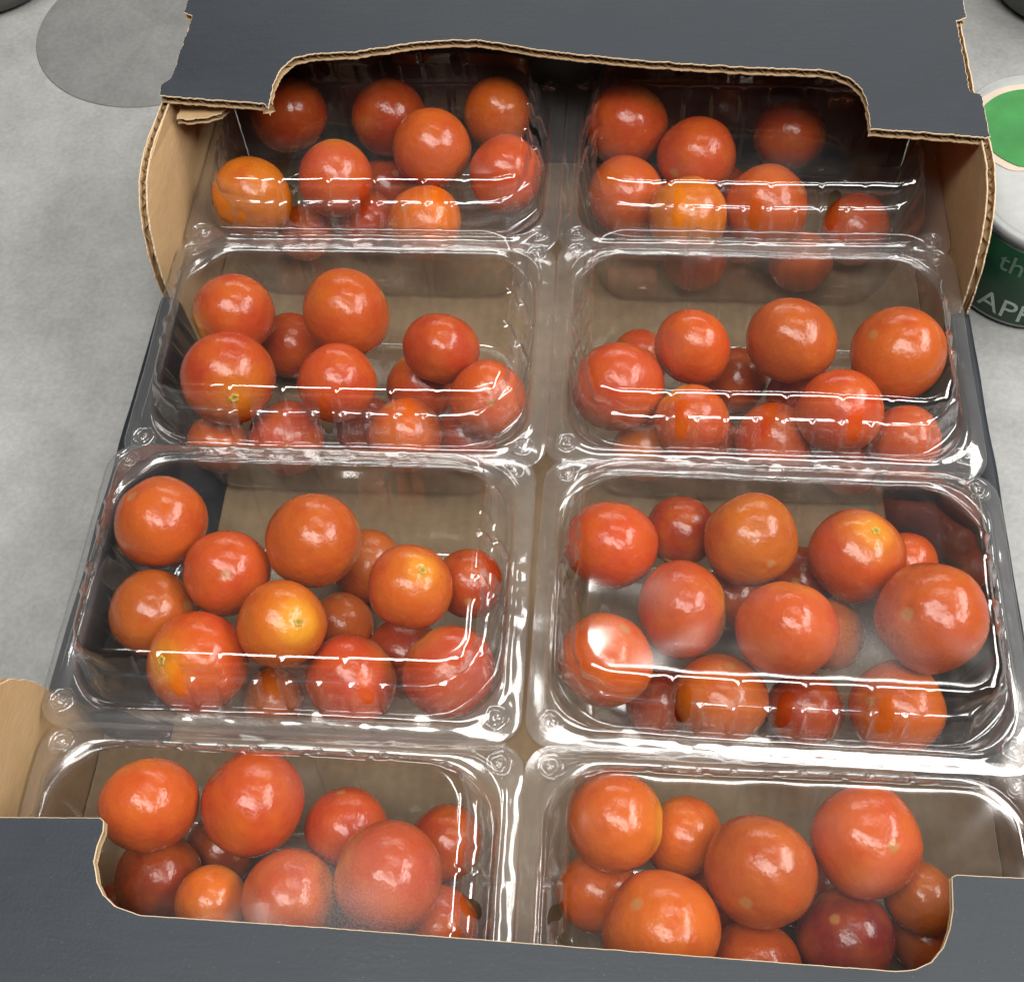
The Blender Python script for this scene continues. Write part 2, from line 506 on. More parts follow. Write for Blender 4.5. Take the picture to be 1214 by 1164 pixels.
X0, Y0 = 0.0372, 0.0142      # half length of the ribbed straight part of each side
def groove_columns(n, half, centres, width, slots, hw):
    """positions along a side: even steps, sharpened at the groove edges and at the slot outlines"""
    xs = [-half + 2 * half * i / n for i in range(n + 1)]
    for g in centres:
        if abs(g) < half - 0.0012:
            xs = [x for x in xs if abs(x - g) > width * 0.5 + 0.0008]
            xs += [g - width * 0.5 - 0.00035, g - width * 0.5, g - width * 0.5 + 0.0005, g + width * 0.5 - 0.0005, g + width * 0.5, g + width * 0.5 + 0.00035]
    for s0 in slots:
        xs = [x for x in xs if abs(x - s0) > hw * 1.25]
        xs += [s0 + hw * k for k in (-1.2, -1, -0.92, -0.75, -0.5, -0.25, 0, 0.25, 0.5, 0.75, 0.92, 1, 1.2)]
    return sorted(xs)

def columns(long_xs, short_xs, corner_n):
    """('s', side, position in metres) or ('c', side, fraction of the corner run)"""
    cols = []
    for side in range(4):
        for x in (long_xs if side % 2 == 0 else short_xs):
            cols.append(('s', side, x))
        for i in range(1, corner_n):
            cols.append(('c', side, i / corner_n))
    return cols

def col_point(c, inset, r):
    """point and outward normal on the rounded rectangle, counter-clockwise from the front side"""
    hx, hy = PHX - inset, PHY - inset
    r = min(r, hy - 0.0003, hx - 0.0003)
    ax, ay = hx - r, hy - r
    fx, fy = min(1.0, ax * 0.97 / X0), min(1.0, ay * 0.97 / Y0)
    kind, side, f = c
    if kind == 's':
        if side == 0: return (f * fx, -hy), (0, -1)
        if side == 1: return (hx, f * fy), (1, 0)
        if side == 2: return (-f * fx, hy), (0, 1)
        return (-hx, -f * fy), (-1, 0)
    la, lb = ax - X0 * fx, ay - Y0 * fy
    if side % 2:
        la, lb = lb, la
    arc = r * math.pi / 2
    s = f * (la + arc + lb)
    # local frame: u runs along this side, v along the next one
    if s < la:
        a, du, dv = 0.0, -(la - s), 0.0
    elif s > la + arc:
        a, du, dv = math.pi / 2, 0.0, s - la - arc
    else:
        a, du, dv = (s - la) / r, 0.0, 0.0
    a0 = R((-90, 0, 90, 180)[side])
    cx, cy = ((ax, -ay), (ax, ay), (-ax, ay), (-ax, -ay))[side]
    ca, sa = math.cos(a0 + a), math.sin(a0 + a)
    ud = (-math.sin(a0), math.cos(a0))
    vd = (-math.sin(a0 + math.pi / 2), math.cos(a0 + math.pi / 2))
    return (cx + r * ca + ud[0] * du + vd[0] * dv, cy + r * sa + ud[1] * du + vd[1] * dv), (ca, sa)

mm = 0.001
LID = [  # inset, height, corner radius, rib strength (lower), rib strength (upper)
    (0.0, -3.4, 11, 0, 0), (0.0, -2.2, 11, 0, 0), (0.15, -1.6, 11, 0, 0), (0.5, -1.22, 11.2, 0, 0), (1.2, -0.80, 11.5, 0, 0), (2.1, -0.33, 12, 0, 0), (3.0, 0.06, 12.5, 0, 0), (3.9, 0.38, 13, 0, 0), (4.7, 0.62, 13.5, 0, 0), (5.3, 0.95, 14, 0, 0), (5.7, 1.45, 14.5, 0, 0), (6.2, 1.75, 15, 0, 0),
    (6.8, 1.80, 16.5, 0, 0), (7.2, 1.6, 18, 0, 0), (7.5, 1.1, 19.5, 0, 0), (7.9, 0.80, 21, 0, 0), (8.3, 0.85, 22, 0.1, 0), (8.6, 1.3, 22.5, 0.5, 0), (8.75, 2.1, 23, 1, 0),
    (9.1, 3.8, 23, 1, 0), (9.5, 5.6, 22.5, 1, 0), (9.9, 7.4, 22, 1, 0), (10.3, 9.2, 21.5, 1, 0), (10.6, 10.6, 21, 1, 0), (10.9, 11.7, 20.5, 1, 0), (11.2, 12.5, 20, 1.0, 0), (11.6, 13.1, 19.5, 0.9, 0), (12.1, 13.42, 19, 0.85, 0.1), (12.75, 13.58, 18, 0.5, 0.5), (13.05, 14.0, 17, 0, 1),
    (13.3, 15.5, 16, 0, 1), (13.55, 17.0, 15, 0, 1), (13.8, 18.4, 14, 0, 1), (14.05, 19.6, 13, 0, 1), (14.35, 20.5, 12.2, 0, 1), (14.85, 21.35, 11.5, 0, 0.9), (15.5, 22.0, 11, 0, 0.7), (16.3, 22.4, 10.5, 0, 0), (17.2, 22.5, 10, 0, 0), (19.0, 22.45, 9, 0, 0), (22.0, 22.3, 8, 0, 0), (26, 22.2, 7, 0, 0), (31, 22.1, 6, 0, 0), (37, 22.0, 5, 0, 0), (43, 22.0, 3, 0, 0), (48, 22.0, 1.0, 0, 0)]
BASE = [(0.7, -0.7, 9, 0), (2.0, -0.7, 9.5, 0), (5.6, -0.7, 13, 0), (6.6, -1.0, 17, 0), (7.2, -1.9, 19, 0.2), (7.6, -3.5, 19.5, 0.6), (8.5, -8.0, 19, 1), (9.4, -13, 19, 1), (10.3, -18, 18.5, 1), (11.2, -23, 18.5, 1), (12.1, -28, 18, 1), (13.0, -33, 18, 1), (13.9, -38, 17.5, 1), (14.5, -41.5, 17, 0.7), (15.2, -43.2, 16.5, 0.3),
        (16.2, -44.3, 15.5, 0), (17.8, -44.8, 14, 0), (22, -44.6, 10, 0), (24, -43.6, 9, 0), (26, -43.4, 8, 0), (34, -43.4, 6, 0), (42, -43.4, 4, 0), (48, -43.4, 1.2, 0)]
SLOT_LONG = (-0.0285, 0.0, 0.0285)
SLOT_HW = 0.0022
SLOT_Q = (19.6, 34.0)         # profile rows spanned by a vent slot
G_LOW = [(-33.5 + 9.57 * i) * 0.001 for i in range(8)]      # grooves of the lower wall, long side
G_UP = [(-37 + 18.5 * i + 4.4) * 0.001 for i in range(5)]
G_LOW_S = [-0.0095, 0.0095]
G_UP_S = [-0.0075, 0.0075]
GW = 0.0022

def groove(x, centres):
    """1 on a raised panel, 0 in a groove"""
    for g in centres:
        d = abs(x - g)
        if d < GW * 0.5 + 0.0003:
            return 0.0 if d < GW * 0.5 - 0.0001 else 1.0 if d > GW * 0.5 + 0.0001 else 0.75
    return 1.0

LONG_XS = groove_columns(40, X0, G_LOW + G_UP, GW, SLOT_LONG, SLOT_HW)
SHORT_XS = groove_columns(18, Y0, G_LOW_S + G_UP_S, GW, (0.0,), SLOT_HW)

def build_lid(seed, parent, key):
    cols = columns(LONG_XS, SHORT_XS, 30)
    nc, nr = len(cols), len(LID)
    verts, faces = [], []
    Q = [[float(j) for j in range(nr)] for _ in cols]
    hole = [None] * nc
    for i, c in enumerate(cols):
        if c[0] != 's':
            continue
        for s0 in (SLOT_LONG if c[1] % 2 == 0 else (0.0,)):
            d = abs(c[2] - s0) / SLOT_HW
            if d <= 1.0001:
                h = math.sqrt(max(0.0, 1 - min(1, d) ** 2))
                cut = 2.0 * (1 - h)
                lo, hi = SLOT_Q[0] + cut, SLOT_Q[1] - cut
                jl = min(range(nr), key=lambda j: abs(Q[i][j] - lo)); Q[i][jl] = lo
                jh = min(range(nr), key=lambda j: abs(Q[i][j] - hi)); Q[i][jh] = hi
                hole[i] = (lo, hi)
    for i, c in enumerate(cols):
        for j in range(nr):
            ins, h, r, k1, k2 = interp(LID, Q[i][j])
            off = 0.0
            if k1 or k2:
                if c[0] == 's':
                    a1 = groove(c[2], G_LOW if c[1] % 2 == 0 else G_LOW_S)
                    a2 = groove(c[2], G_UP if c[1] % 2 == 0 else G_UP_S)
                else:
                    u1 = abs(((c[2] * 3.0 + 0.5) % 1.0) - 0.5) / 3.0
                    u2 = abs(((c[2] * 2.0 + 0.5) % 1.0) - 0.5) / 2.0
                    a1 = min(1.0, max(0.0, (u1 - 0.02) / 0.02))
                    a2 = min(1.0, max(0.0, (u2 - 0.03) / 0.02))
                off = k1 * 1.3 * mm * (1 - a1) + k2 * 1.1 * mm * (1 - a2)
            (x, y), nn = col_point(c, ins * mm, r * mm)
            x += nn[0] * off; y += nn[1] * off
            z = h * mm
            p = Vector((x, y, z))
            cr = noise.noise_vector(p * 110 + Vector((seed * 7.3, seed * 3.1, 0))) * 0.00022 + noise.noise_vector(p * 26 + Vector((seed * 2.3, 0, seed))) * 0.00050
            if j < 12:
                # embossed ticks and handling dents on the rim
                cr += Vector((0, 0, noise.noise(p * 260 + Vector((seed, 0, 0))) * 0.00024))
            verts.append(p + cr)
    for i in range(nc):
        i2 = (i + 1) % nc
        for j in range(nr - 1):
            if hole[i] and hole[i2]:
                if min(Q[i][j], Q[i2][j]) >= min(hole[i][0], hole[i2][0]) - 1e-6 and max(Q[i][j + 1], Q[i2][j + 1]) <= max(hole[i][1], hole[i2][1]) + 1e-6:
                    continue
            faces.append((i * nr + j, i2 * nr + j, i2 * nr + j + 1, i * nr + j + 1))
    faces.append(tuple(i * nr + nr - 1 for i in range(nc)))
    return mesh_obj('lid', verts, faces, M.get('plastic_' + key, M['plastic']), parent)

G_BASE = [(-36 + 12 * i) * 0.001 for i in range(7)]
G_BASE_S = [-0.012, 0.0, 0.012]
BASE_LONG = groove_columns(36, X0, G_BASE, 0.0036, (), 0)
BASE_SHORT = groove_columns(16, Y0, G_BASE_S, 0.0036, (), 0)
def build_base(seed, parent):
    cols = columns(BASE_LONG, BASE_SHORT, 16)
    nc, nr = len(cols), len(BASE)
    verts, faces = [], []
    for i, c in enumerate(cols):
        for j in range(nr):
            ins, h, r, k = BASE[j]
            if c[0] == 's':
                dmin = min(abs(c[2] - g) for g in (G_BASE if c[1] % 2 == 0 else G_BASE_S))
                a = 0.0 if dmin < 0.0016 else 1.0
            else:
                a = 0.5 + 0.5 * math.cos(c[2] * math.pi * 6)
            (x, y), nn = col_point(c, ins * mm, r * mm)
            off = k * 0.9 * mm * (a - 0.8)
            p = Vector((x + nn[0] * off, y + nn[1] * off, h * mm))
            verts.append(p + noise.noise_vector(p * 60 + Vector((seed * 5.3, 1, seed))) * 0.0003)
    for i in range(nc):
        i2 = (i + 1) % nc
        for j in range(nr - 1):
            faces.append((i2 * nr + j, i * nr + j, i * nr + j + 1, i2 * nr + j + 1))
    faces.append(tuple(i * nr + nr - 1 for i in reversed(range(nc))))
    return mesh_obj('base', verts, faces, M['plastic'], parent)

def button_mesh():
    prof = [(4.7, 0.25), (4.5, 0.55), (4.35, 1.1), (4.1, 1.6), (3.7, 1.85), (3.25, 1.75), (2.95, 1.3), (2.7, 0.85), (2.3, 0.7), (1.95, 0.95), (1.7, 1.5), (1.3, 1.85), (0.8, 1.95), (0.3, 2.0)]
    n = 28
    vs, fs = [], []
    for k, (r, z) in enumerate(prof):
        for i in range(n):
            a = 2 * math.pi * i / n
            rr = r * (1 + 0.05 * math.sin(5 * a + k * 0.3))
            zz = z + 0.18 * math.sin(3 * a + k) * (0.3 if k < 2 else 1)
            vs.append((rr * mm * math.cos(a), rr * mm * math.sin(a), zz * mm))
    for k in range(len(prof) - 1):
        for i in range(n):
            fs.append((k * n + i, k * n + (i + 1) % n, (k + 1) * n + (i + 1) % n, (k + 1) * n + i))
    fs.append(tuple((len(prof) - 1) * n + i for i in range(n)))
    return vs, fs
BV, BF = button_mesh()
BUTTON = None

PUNNETS = {  # centre x, y, extra height, turn about z, tilt about x, tilt about y (degrees)
    '1L': (-0.0745, 0.1505, 0.0000, 0.3, 0.0, 0.0), '1R': (0.0745, 0.1500, 0.0008, -0.4, 0.0, 0.0),
    '2L': (-0.0745, 0.0505, 0.0018, 0.2, 0.4, 0.0), '2R': (0.0745, 0.0525, 0.0014, -0.2, 0.5, 0.2),
    '3L': (-0.0765, -0.0485, 0.0036, 0.5, 0.3, 0.3), '3R': (0.0745, -0.0500, 0.0044, -0.7, 0.0, 0.0),
    '4L': (-0.0745, -0.1490, 0.0000, 0.0, 0.0, 0.0), '4R': (0.0745, -0.1490, 0.0006, 0.3, 0.0, 0.0)}
PLACE = {'1L': 'left punnet of the back row, half under the far flap', '1R': 'right punnet of the back row, half under the far flap',
         '2L': 'left punnet of the second row from the back', '2R': 'right punnet of the second row from the back',
         '3L': 'left punnet of the third row from the back', '3R': 'right punnet of the third row from the back',
         '4L': 'left punnet of the front row, half under the near flap', '4R': 'right punnet of the front row, half under the near flap'}
for si, (k, (px, py, dz, rz, rx, ry)) in enumerate(PUNNETS.items()):
    root = empty('tomato_punnet', (px, py, FZ + dz), (R(rx), R(ry), R(rz)))
    tag(root, 'clear plastic ' + PLACE[k], 'punnet', 'clear clamshell punnets in the tray')
    build_base(si + 1, root)
    build_lid(si + 1, root, k)
    for sx in (-1, 1):
        for sy in (-1, 1):
            if BUTTON is None:
                b = mesh_obj('snap_button', BV, BF, M['plastic'], root)
                BUTTON = b.data
            else:
                b = bpy.data.objects.new('snap_button', BUTTON)
                col.objects.link(b); b.parent = root
            b.location = (sx * (PHX - 0.0082), sy * (PHY - 0.0082), 0.0002)
            b.rotation_euler = (0, 0, si * 1.1 + sx * 0.7 + sy * 0.4)

TOMATOES = {
 '1L': [
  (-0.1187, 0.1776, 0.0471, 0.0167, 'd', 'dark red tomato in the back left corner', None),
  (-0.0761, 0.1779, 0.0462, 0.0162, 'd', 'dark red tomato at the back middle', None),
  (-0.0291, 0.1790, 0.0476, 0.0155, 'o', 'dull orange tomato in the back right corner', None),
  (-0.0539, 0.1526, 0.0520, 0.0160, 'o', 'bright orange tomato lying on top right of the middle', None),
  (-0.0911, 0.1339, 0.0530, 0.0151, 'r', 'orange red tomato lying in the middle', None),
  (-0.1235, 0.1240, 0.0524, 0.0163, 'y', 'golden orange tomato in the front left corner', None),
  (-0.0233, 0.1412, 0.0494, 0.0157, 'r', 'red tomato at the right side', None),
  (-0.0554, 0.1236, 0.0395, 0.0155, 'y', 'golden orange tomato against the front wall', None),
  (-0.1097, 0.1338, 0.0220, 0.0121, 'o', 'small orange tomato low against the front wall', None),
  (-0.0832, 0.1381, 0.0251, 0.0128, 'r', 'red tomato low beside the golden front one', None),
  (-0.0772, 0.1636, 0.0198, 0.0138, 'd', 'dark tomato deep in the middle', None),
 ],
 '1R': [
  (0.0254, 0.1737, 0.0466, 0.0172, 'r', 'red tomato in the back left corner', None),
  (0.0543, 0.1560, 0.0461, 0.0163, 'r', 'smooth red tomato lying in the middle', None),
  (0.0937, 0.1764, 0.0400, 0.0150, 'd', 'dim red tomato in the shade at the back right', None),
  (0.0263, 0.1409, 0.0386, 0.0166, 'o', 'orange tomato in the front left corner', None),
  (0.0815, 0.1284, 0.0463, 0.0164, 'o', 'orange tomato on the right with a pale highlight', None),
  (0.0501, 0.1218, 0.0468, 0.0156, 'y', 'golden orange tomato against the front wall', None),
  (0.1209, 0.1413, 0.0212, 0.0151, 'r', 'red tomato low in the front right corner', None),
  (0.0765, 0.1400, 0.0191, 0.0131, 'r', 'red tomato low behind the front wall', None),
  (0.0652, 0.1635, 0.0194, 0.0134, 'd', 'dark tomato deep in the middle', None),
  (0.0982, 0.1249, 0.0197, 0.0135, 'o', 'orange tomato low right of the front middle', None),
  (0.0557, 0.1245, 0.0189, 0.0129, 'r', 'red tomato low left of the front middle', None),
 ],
 '2L': [
  (-0.1204, 0.0644, 0.0505, 0.0152, 'r', 'red tomato in the back left corner', None),
  (-0.0765, 0.0641, 0.0530, 0.0170, 'o', 'large orange tomato at the back middle', None),
  (-0.1050, 0.0726, 0.0220, 0.0133, 'r', 'red tomato low between the two back tomatoes', None),
  (-0.1157, 0.0323, 0.0534, 0.0172, 'r', 'largest red tomato, with a yellow stem scar', (0.41, -0.84, 0.36)),
  (-0.0756, 0.0317, 0.0530, 0.0143, 'r', 'red tomato lying in the middle', None),
  (-0.0399, 0.0494, 0.0520, 0.0139, 'r', 'small red tomato at the back right', None),
  (-0.0500, 0.0499, 0.0265, 0.0135, 'r', 'red tomato half hidden on the right of the middle', None),
  (-0.0214, 0.0289, 0.0497, 0.0138, 'o', 'orange tomato in the front right corner', None),
  (-0.0985, 0.0251, 0.0261, 0.0144, 'r', 'red tomato against the front wall, left of its middle', None),
  (-0.0525, 0.0233, 0.0335, 0.0140, 'o', 'orange tomato against the front wall, right of its middle', None),
  (-0.1247, 0.0229, 0.0249, 0.0120, 'o', 'orange tomato low in the front left corner', None),
  (-0.0708, 0.0359, 0.0186, 0.0126, 'd', 'dark tomato low at the front middle', None),
  (-0.0321, 0.0317, 0.0186, 0.0125, 'd', 'dark tomato low at the front right', None),
 ],
 '2R': [
  (0.0244, 0.0351, 0.0495, 0.0167, 'r', 'large red tomato at the left side', None),
  (0.0511, 0.0518, 0.0530, 0.0143, 's', 'bright scarlet tomato at the back, left of the middle', None),
  (0.0854, 0.0537, 0.0542, 0.0164, 'b', 'brownish orange tomato at the back middle', None),
  (0.1230, 0.0518, 0.0516, 0.0172, 'o', 'largest orange red tomato in the back right corner', None),
  (0.1005, 0.0246, 0.0535, 0.0146, 's', 'scarlet tomato on the right of the middle', None),
  (0.0507, 0.0213, 0.0490, 0.0131, 's', 'small scarlet tomato left of the front middle', None),
  (0.0362, 0.0266, 0.0238, 0.0130, 'y', 'golden orange tomato low at the front left', None),
  (0.0813, 0.0254, 0.0328, 0.0140, 'r', 'red tomato against the middle of the front wall', None),
  (0.1261, 0.0231, 0.0387, 0.0128, 'r', 'red tomato in the front right corner', None),
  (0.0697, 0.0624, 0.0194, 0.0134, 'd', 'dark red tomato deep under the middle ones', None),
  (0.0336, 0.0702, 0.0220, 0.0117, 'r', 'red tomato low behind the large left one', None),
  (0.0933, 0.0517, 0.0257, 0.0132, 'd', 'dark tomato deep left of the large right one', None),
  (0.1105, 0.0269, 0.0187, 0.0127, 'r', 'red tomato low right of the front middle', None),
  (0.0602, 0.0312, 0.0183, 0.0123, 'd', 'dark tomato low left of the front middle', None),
 ],
 '3L': [
  (-0.1269, -0.0278, 0.0518, 0.0158, 'o', 'large orange red tomato in the back left corner', None),
  (-0.0738, -0.0337, 0.0540, 0.0158, 'o', 'orange tomato at the back middle', None),
  (-0.1018, -0.0447, 0.0503, 0.0143, 'r', 'dull red tomato between the two back ones', None),
  (-0.1271, -0.0563, 0.0414, 0.0146, 'b', 'brownish orange tomato at the left side', None),
  (-0.0782, -0.0659, 0.0577, 0.0139, 'y', 'golden tomato with a green yellow stem scar', (0.58, -0.28, 0.76)),
  (-0.0393, -0.0513, 0.0578, 0.0138, 'o', 'orange tomato with a yellow stem scar on top', (0.41, 0.01, 0.91)),
  (-0.0228, -0.0407, 0.0415, 0.0116, 'd', 'dark red tomato against the right wall', None),
  (-0.0617, -0.0248, 0.0205, 0.0135, 'b', 'brownish tomato half hidden at the back right', None),
  (-0.1051, -0.0762, 0.0488, 0.0162, 's', 'largest scarlet tomato with a yellow left spot', (-0.49, -0.33, 0.81)),
  (-0.0577, -0.0751, 0.0383, 0.0153, 'r', 'red tomato against the front wall, right of its middle', None),
  (-0.0256, -0.0750, 0.0468, 0.0153, 'r', 'deep red tomato in the front right corner', None),
  (-0.0681, -0.0490, 0.0218, 0.0114, 'b', 'small brownish tomato deep in the gap in the middle', None),
  (-0.0877, -0.0756, 0.0180, 0.0110, 'b', 'brownish tomato low against the front wall', None),
  (-0.0453, -0.0576, 0.0199, 0.0129, 'd', 'dark tomato deep at the right of the front', None),
 ],
 '3R': [
  (0.0235, -0.0305, 0.0515, 0.0158, 's', 'scarlet tomato in the back left corner', None),
  (0.0681, -0.0298, 0.0571, 0.0155, 'b', 'brownish orange tomato at the back middle', None),
  (0.1032, -0.0282, 0.0468, 0.0158, 'o', 'orange tomato with a yellow stem scar', (0.24, 0.11, 0.97)),
  (0.0461, -0.0519, 0.0505, 0.0153, 'r', 'pinkish red tomato between the back and front ones', None),
  (0.0777, -0.0596, 0.0568, 0.0158, 'o', 'orange tomato in the middle, with a broad soft highlight', None),
  (0.1222, -0.0537, 0.0555, 0.0171, 'o', 'largest orange red tomato at the right side', None),
  (0.0227, -0.0711, 0.0517, 0.0150, 'o', 'orange tomato in the front left corner', None),
  (0.0590, -0.0771, 0.0397, 0.0149, 'b', 'brownish orange tomato against the middle of the front wall', None),
  (0.1146, -0.0740, 0.0314, 0.0153, 'o', 'orange tomato against the front wall, at its right', None),
  (0.0965, -0.0475, 0.0274, 0.0122, 'b', 'brownish tomato deep between the middle and right ones', None),
  (0.0417, -0.0715, 0.0199, 0.0119, 'd', 'dark red tomato low at the front left', None),
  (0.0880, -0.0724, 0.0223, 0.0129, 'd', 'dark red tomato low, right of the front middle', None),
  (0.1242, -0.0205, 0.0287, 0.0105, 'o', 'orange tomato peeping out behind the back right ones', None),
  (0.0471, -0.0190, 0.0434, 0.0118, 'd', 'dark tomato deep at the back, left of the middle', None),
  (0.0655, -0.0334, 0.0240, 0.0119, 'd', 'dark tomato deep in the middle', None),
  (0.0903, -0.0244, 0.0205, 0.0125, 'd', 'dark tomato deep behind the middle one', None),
 ],
 '4L': [
  (-0.1083, -0.1235, 0.0563, 0.0143, 'o', 'orange red tomato in the back left corner', None),
  (-0.0790, -0.1205, 0.0495, 0.0157, 's', 'large scarlet tomato at the back, left of the middle', None),
  (-0.1081, -0.1394, 0.0341, 0.0130, 'd', 'dark red tomato under the back left one', None),
  (-0.0532, -0.1223, 0.0376, 0.0126, 'r', 'red tomato at the back, right of the middle', None),
  (-0.0364, -0.1405, 0.0550, 0.0156, 'r', 'largest pale red tomato with a misted film above it', None),
  (-0.0232, -0.1239, 0.0307, 0.0120, 'd', 'dark red tomato in the back right corner', None),
  (-0.0645, -0.1463, 0.0488, 0.0137, 'r', 'dull red tomato in the front middle under misted film', None),
  (-0.0882, -0.1478, 0.0434, 0.0105, 'y', 'small golden tomato at the front left', None),
  (-0.1226, -0.1462, 0.0166, 0.0106, 'd', 'dark tomato low in the front left corner', None),
  (-0.0227, -0.1478, 0.0323, 0.0118, 'r', 'red tomato in the front right corner', None),
  (-0.0961, -0.1263, 0.0174, 0.0114, 'd', 'dark tomato deep behind the small golden one', None),
  (-0.0445, -0.1489, 0.0220, 0.0114, 'd', 'dark tomato low at the front middle', None),
 ],
 '4R': [
  (0.0264, -0.1219, 0.0566, 0.0140, 'o', 'orange tomato in the back left corner', None),
  (0.0471, -0.1206, 0.0399, 0.0122, 'o', 'dull orange tomato half hidden behind the back left one', None),
  (0.0669, -0.1333, 0.0549, 0.0157, 'b', 'large brownish orange tomato in the middle', None),
  (0.0967, -0.1234, 0.0551, 0.0155, 'o', 'large orange red tomato at the back right', None),
  (0.0227, -0.1369, 0.0352, 0.0124, 'o', 'orange tomato at the left side', None),
  (0.0397, -0.1501, 0.0543, 0.0163, 'o', 'largest orange tomato at the front left', None),
  (0.0670, -0.1549, 0.0353, 0.0134, 'o', 'orange tomato low at the front middle', None),
  (0.0925, -0.1455, 0.0363, 0.0137, 'p', 'dark purplish red tomato low at the front right', None),
  (0.1142, -0.1341, 0.0385, 0.0108, 'b', 'brownish golden tomato at the right side', None),
  (0.1204, -0.1404, 0.0177, 0.0117, 'b', 'dark orange tomato in the front right corner', None),
  (0.0861, -0.1288, 0.0179, 0.0119, 'd', 'dark tomato deep right of the middle', None),
  (0.0563, -0.1347, 0.0220, 0.0114, 'd', 'dark tomato deep left of the middle', None),
 ],
}

# ------------------------------------------------------------------ tomatoes
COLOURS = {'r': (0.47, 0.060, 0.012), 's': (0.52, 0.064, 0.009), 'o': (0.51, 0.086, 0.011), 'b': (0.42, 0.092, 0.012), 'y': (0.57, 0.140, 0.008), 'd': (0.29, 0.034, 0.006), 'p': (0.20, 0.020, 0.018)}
def tomato_mesh(seed):
    rnd = random.Random(seed)
    nu, nv = 36, 24
    lob = rnd.choice((3, 4, 5)); la = rnd.uniform(0.006, 0.020); ph = rnd.uniform(0, 6)
    squash = rnd.uniform(0.91, 1.04); egg = rnd.uniform(-0.04, 0.04)
    vs, fs = [(0, 0, 0.962 * squash)], []
    for j in range(1, nv):
        th = math.pi * j / nv
        for i in range(nu):
            a = 2 * math.pi * i / nu
            rad = 1 + la * math.cos(lob * a + ph) * math.sin(th) + egg * math.cos(th)
            rad -= 0.040 * math.exp(-(th / 0.20) ** 2)
            d = Vector((math.sin(th) * math.cos(a), math.sin(th) * math.sin(a), math.cos(th)))
            rad += 0.024 * noise.noise(d * 1.4 + Vector((seed * 3.3, 0, 0)))
            p = d * rad
            vs.append((p.x, p.y, p.z * squash))
    vs.append((0, 0, -0.985 * squash))
    for i in range(nu):
        fs.append((0, 1 + i, 1 + (i + 1) % nu))
    for j in range(nv - 2):
        for i in range(nu):
            a, b = 1 + j * nu + i, 1 + j * nu + (i + 1) % nu
            fs.append((a, a + nu, b + nu, b))
    last = len(vs) - 1
    for i in range(nu):
        fs.append((1 + (nv - 2) * nu + i, last, 1 + (nv - 2) * nu + (i + 1) % nu))
    me = bpy.data.meshes.new('tomato')
    me.from_pydata(vs, [], fs)
    me.materials.append(M['tomato'])
    me.polygons.foreach_set('use_smooth', [True] * len(me.polygons))
    return me
TOM = [tomato_mesh(i + 1) for i in range(11)]

def scar_mesh():
    n = 20
    prof = [(0.105, 0.945), (0.09, 0.962), (0.07, 0.968), (0.05, 0.962), (0.036, 0.948), (0.015, 0.950)]
    vs, fs, mi = [], [], []
    for k, (r, z) in enumerate(prof):
        for i in range(n):
            a = 2 * math.pi * i / n
            rr = r * (1 + 0.16 * math.sin(5 * a) * (1 if k < 3 else 0.3))
            vs.append((rr * math.cos(a), rr * math.sin(a), z))
    for k in range(len(prof) - 1):
        for i in range(n):
            fs.append((k * n + i, k * n + (i + 1) % n, (k + 1) * n + (i + 1) % n, (k + 1) * n + i)); mi.append(1 if k >= 3 else 0)
    fs.append(tuple((len(prof) - 1) * n + i for i in range(n))); mi.append(1)
    me = bpy.data.meshes.new('stem_scar')
    me.from_pydata(vs, [], fs)
    me.materials.append(M['scar']); me.materials.append(M['scar_core'])
    me.polygons.foreach_set('material_index', mi)
    me.polygons.foreach_set('use_smooth', [True] * len(me.polygons))
    return me
SCAR = scar_mesh()

SHORT = {'1L': 'back row left punnet', '1R': 'back row right punnet', '2L': 'second row left punnet', '2R': 'second row right punnet',
         '3L': 'third row left punnet', '3R': 'third row right punnet', '4L': 'front row left punnet', '4R': 'front row right punnet'}
rnd = random.Random(5)
view = Vector((0.0206, -0.2222, 0.394))
for k, items in TOMATOES.items():
    for (x, y, z, r, ck, label, scar) in items:
        o = bpy.data.objects.new('tomato', TOM[rnd.randrange(len(TOM))])
        col.objects.link(o)
        o.location = (x, y, z)
        o.scale = (r * rnd.uniform(0.985, 1.0),) * 3
        if scar:
            pole = Vector(scar)
        else:
            d = (view - Vector((x, y, z))).normalized()
            while True:
                pole = Vector((rnd.gauss(0, 1), rnd.gauss(0, 1), rnd.gauss(0, 1))).normalized()
                if pole.dot(d) < 0.12:
                    break
        q = pole.to_track_quat('Z', 'Y')
        o.rotation_euler = (q.to_matrix() @ Matrix.Rotation(rnd.uniform(0, 6.28), 3, 'Z')).to_euler()
        c = COLOURS[ck]
        f = rnd.uniform(0.9, 1.08); g = rnd.uniform(0.85, 1.15)
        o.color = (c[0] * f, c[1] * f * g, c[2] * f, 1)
        tag(o, label + ' of the ' + SHORT[k], 'tomato', 'cherry tomatoes in the punnets')
        if scar:
            s = bpy.data.objects.new('stem_scar', SCAR)
            col.objects.link(s)
            s.parent = o
            s.location = (0, 0, o.data.vertices[1].co.z + 0.004 - 0.945)

# ------------------------------------------------------------------ things on the table round the tray
def lathe(name, prof, n, mat, parent=None, loc=(0, 0, 0)):
    vs, fs = [], []
    for (r, z) in prof:
        for i in range(n):
            a = 2 * math.pi * i / n
            vs.append((r * math.cos(a), r * math.sin(a), z))
    for k in range(len(prof) - 1):
        for i in range(n):
            fs.append((k * n + i, k * n + (i + 1) % n, (k + 1) * n + (i + 1) % n, (k + 1) * n + i))
    fs.append(tuple(reversed(range(n))))
    fs.append(tuple((len(prof) - 1) * n + i for i in range(n)))
    return mesh_obj(name, vs, fs, mat, parent, loc=loc)

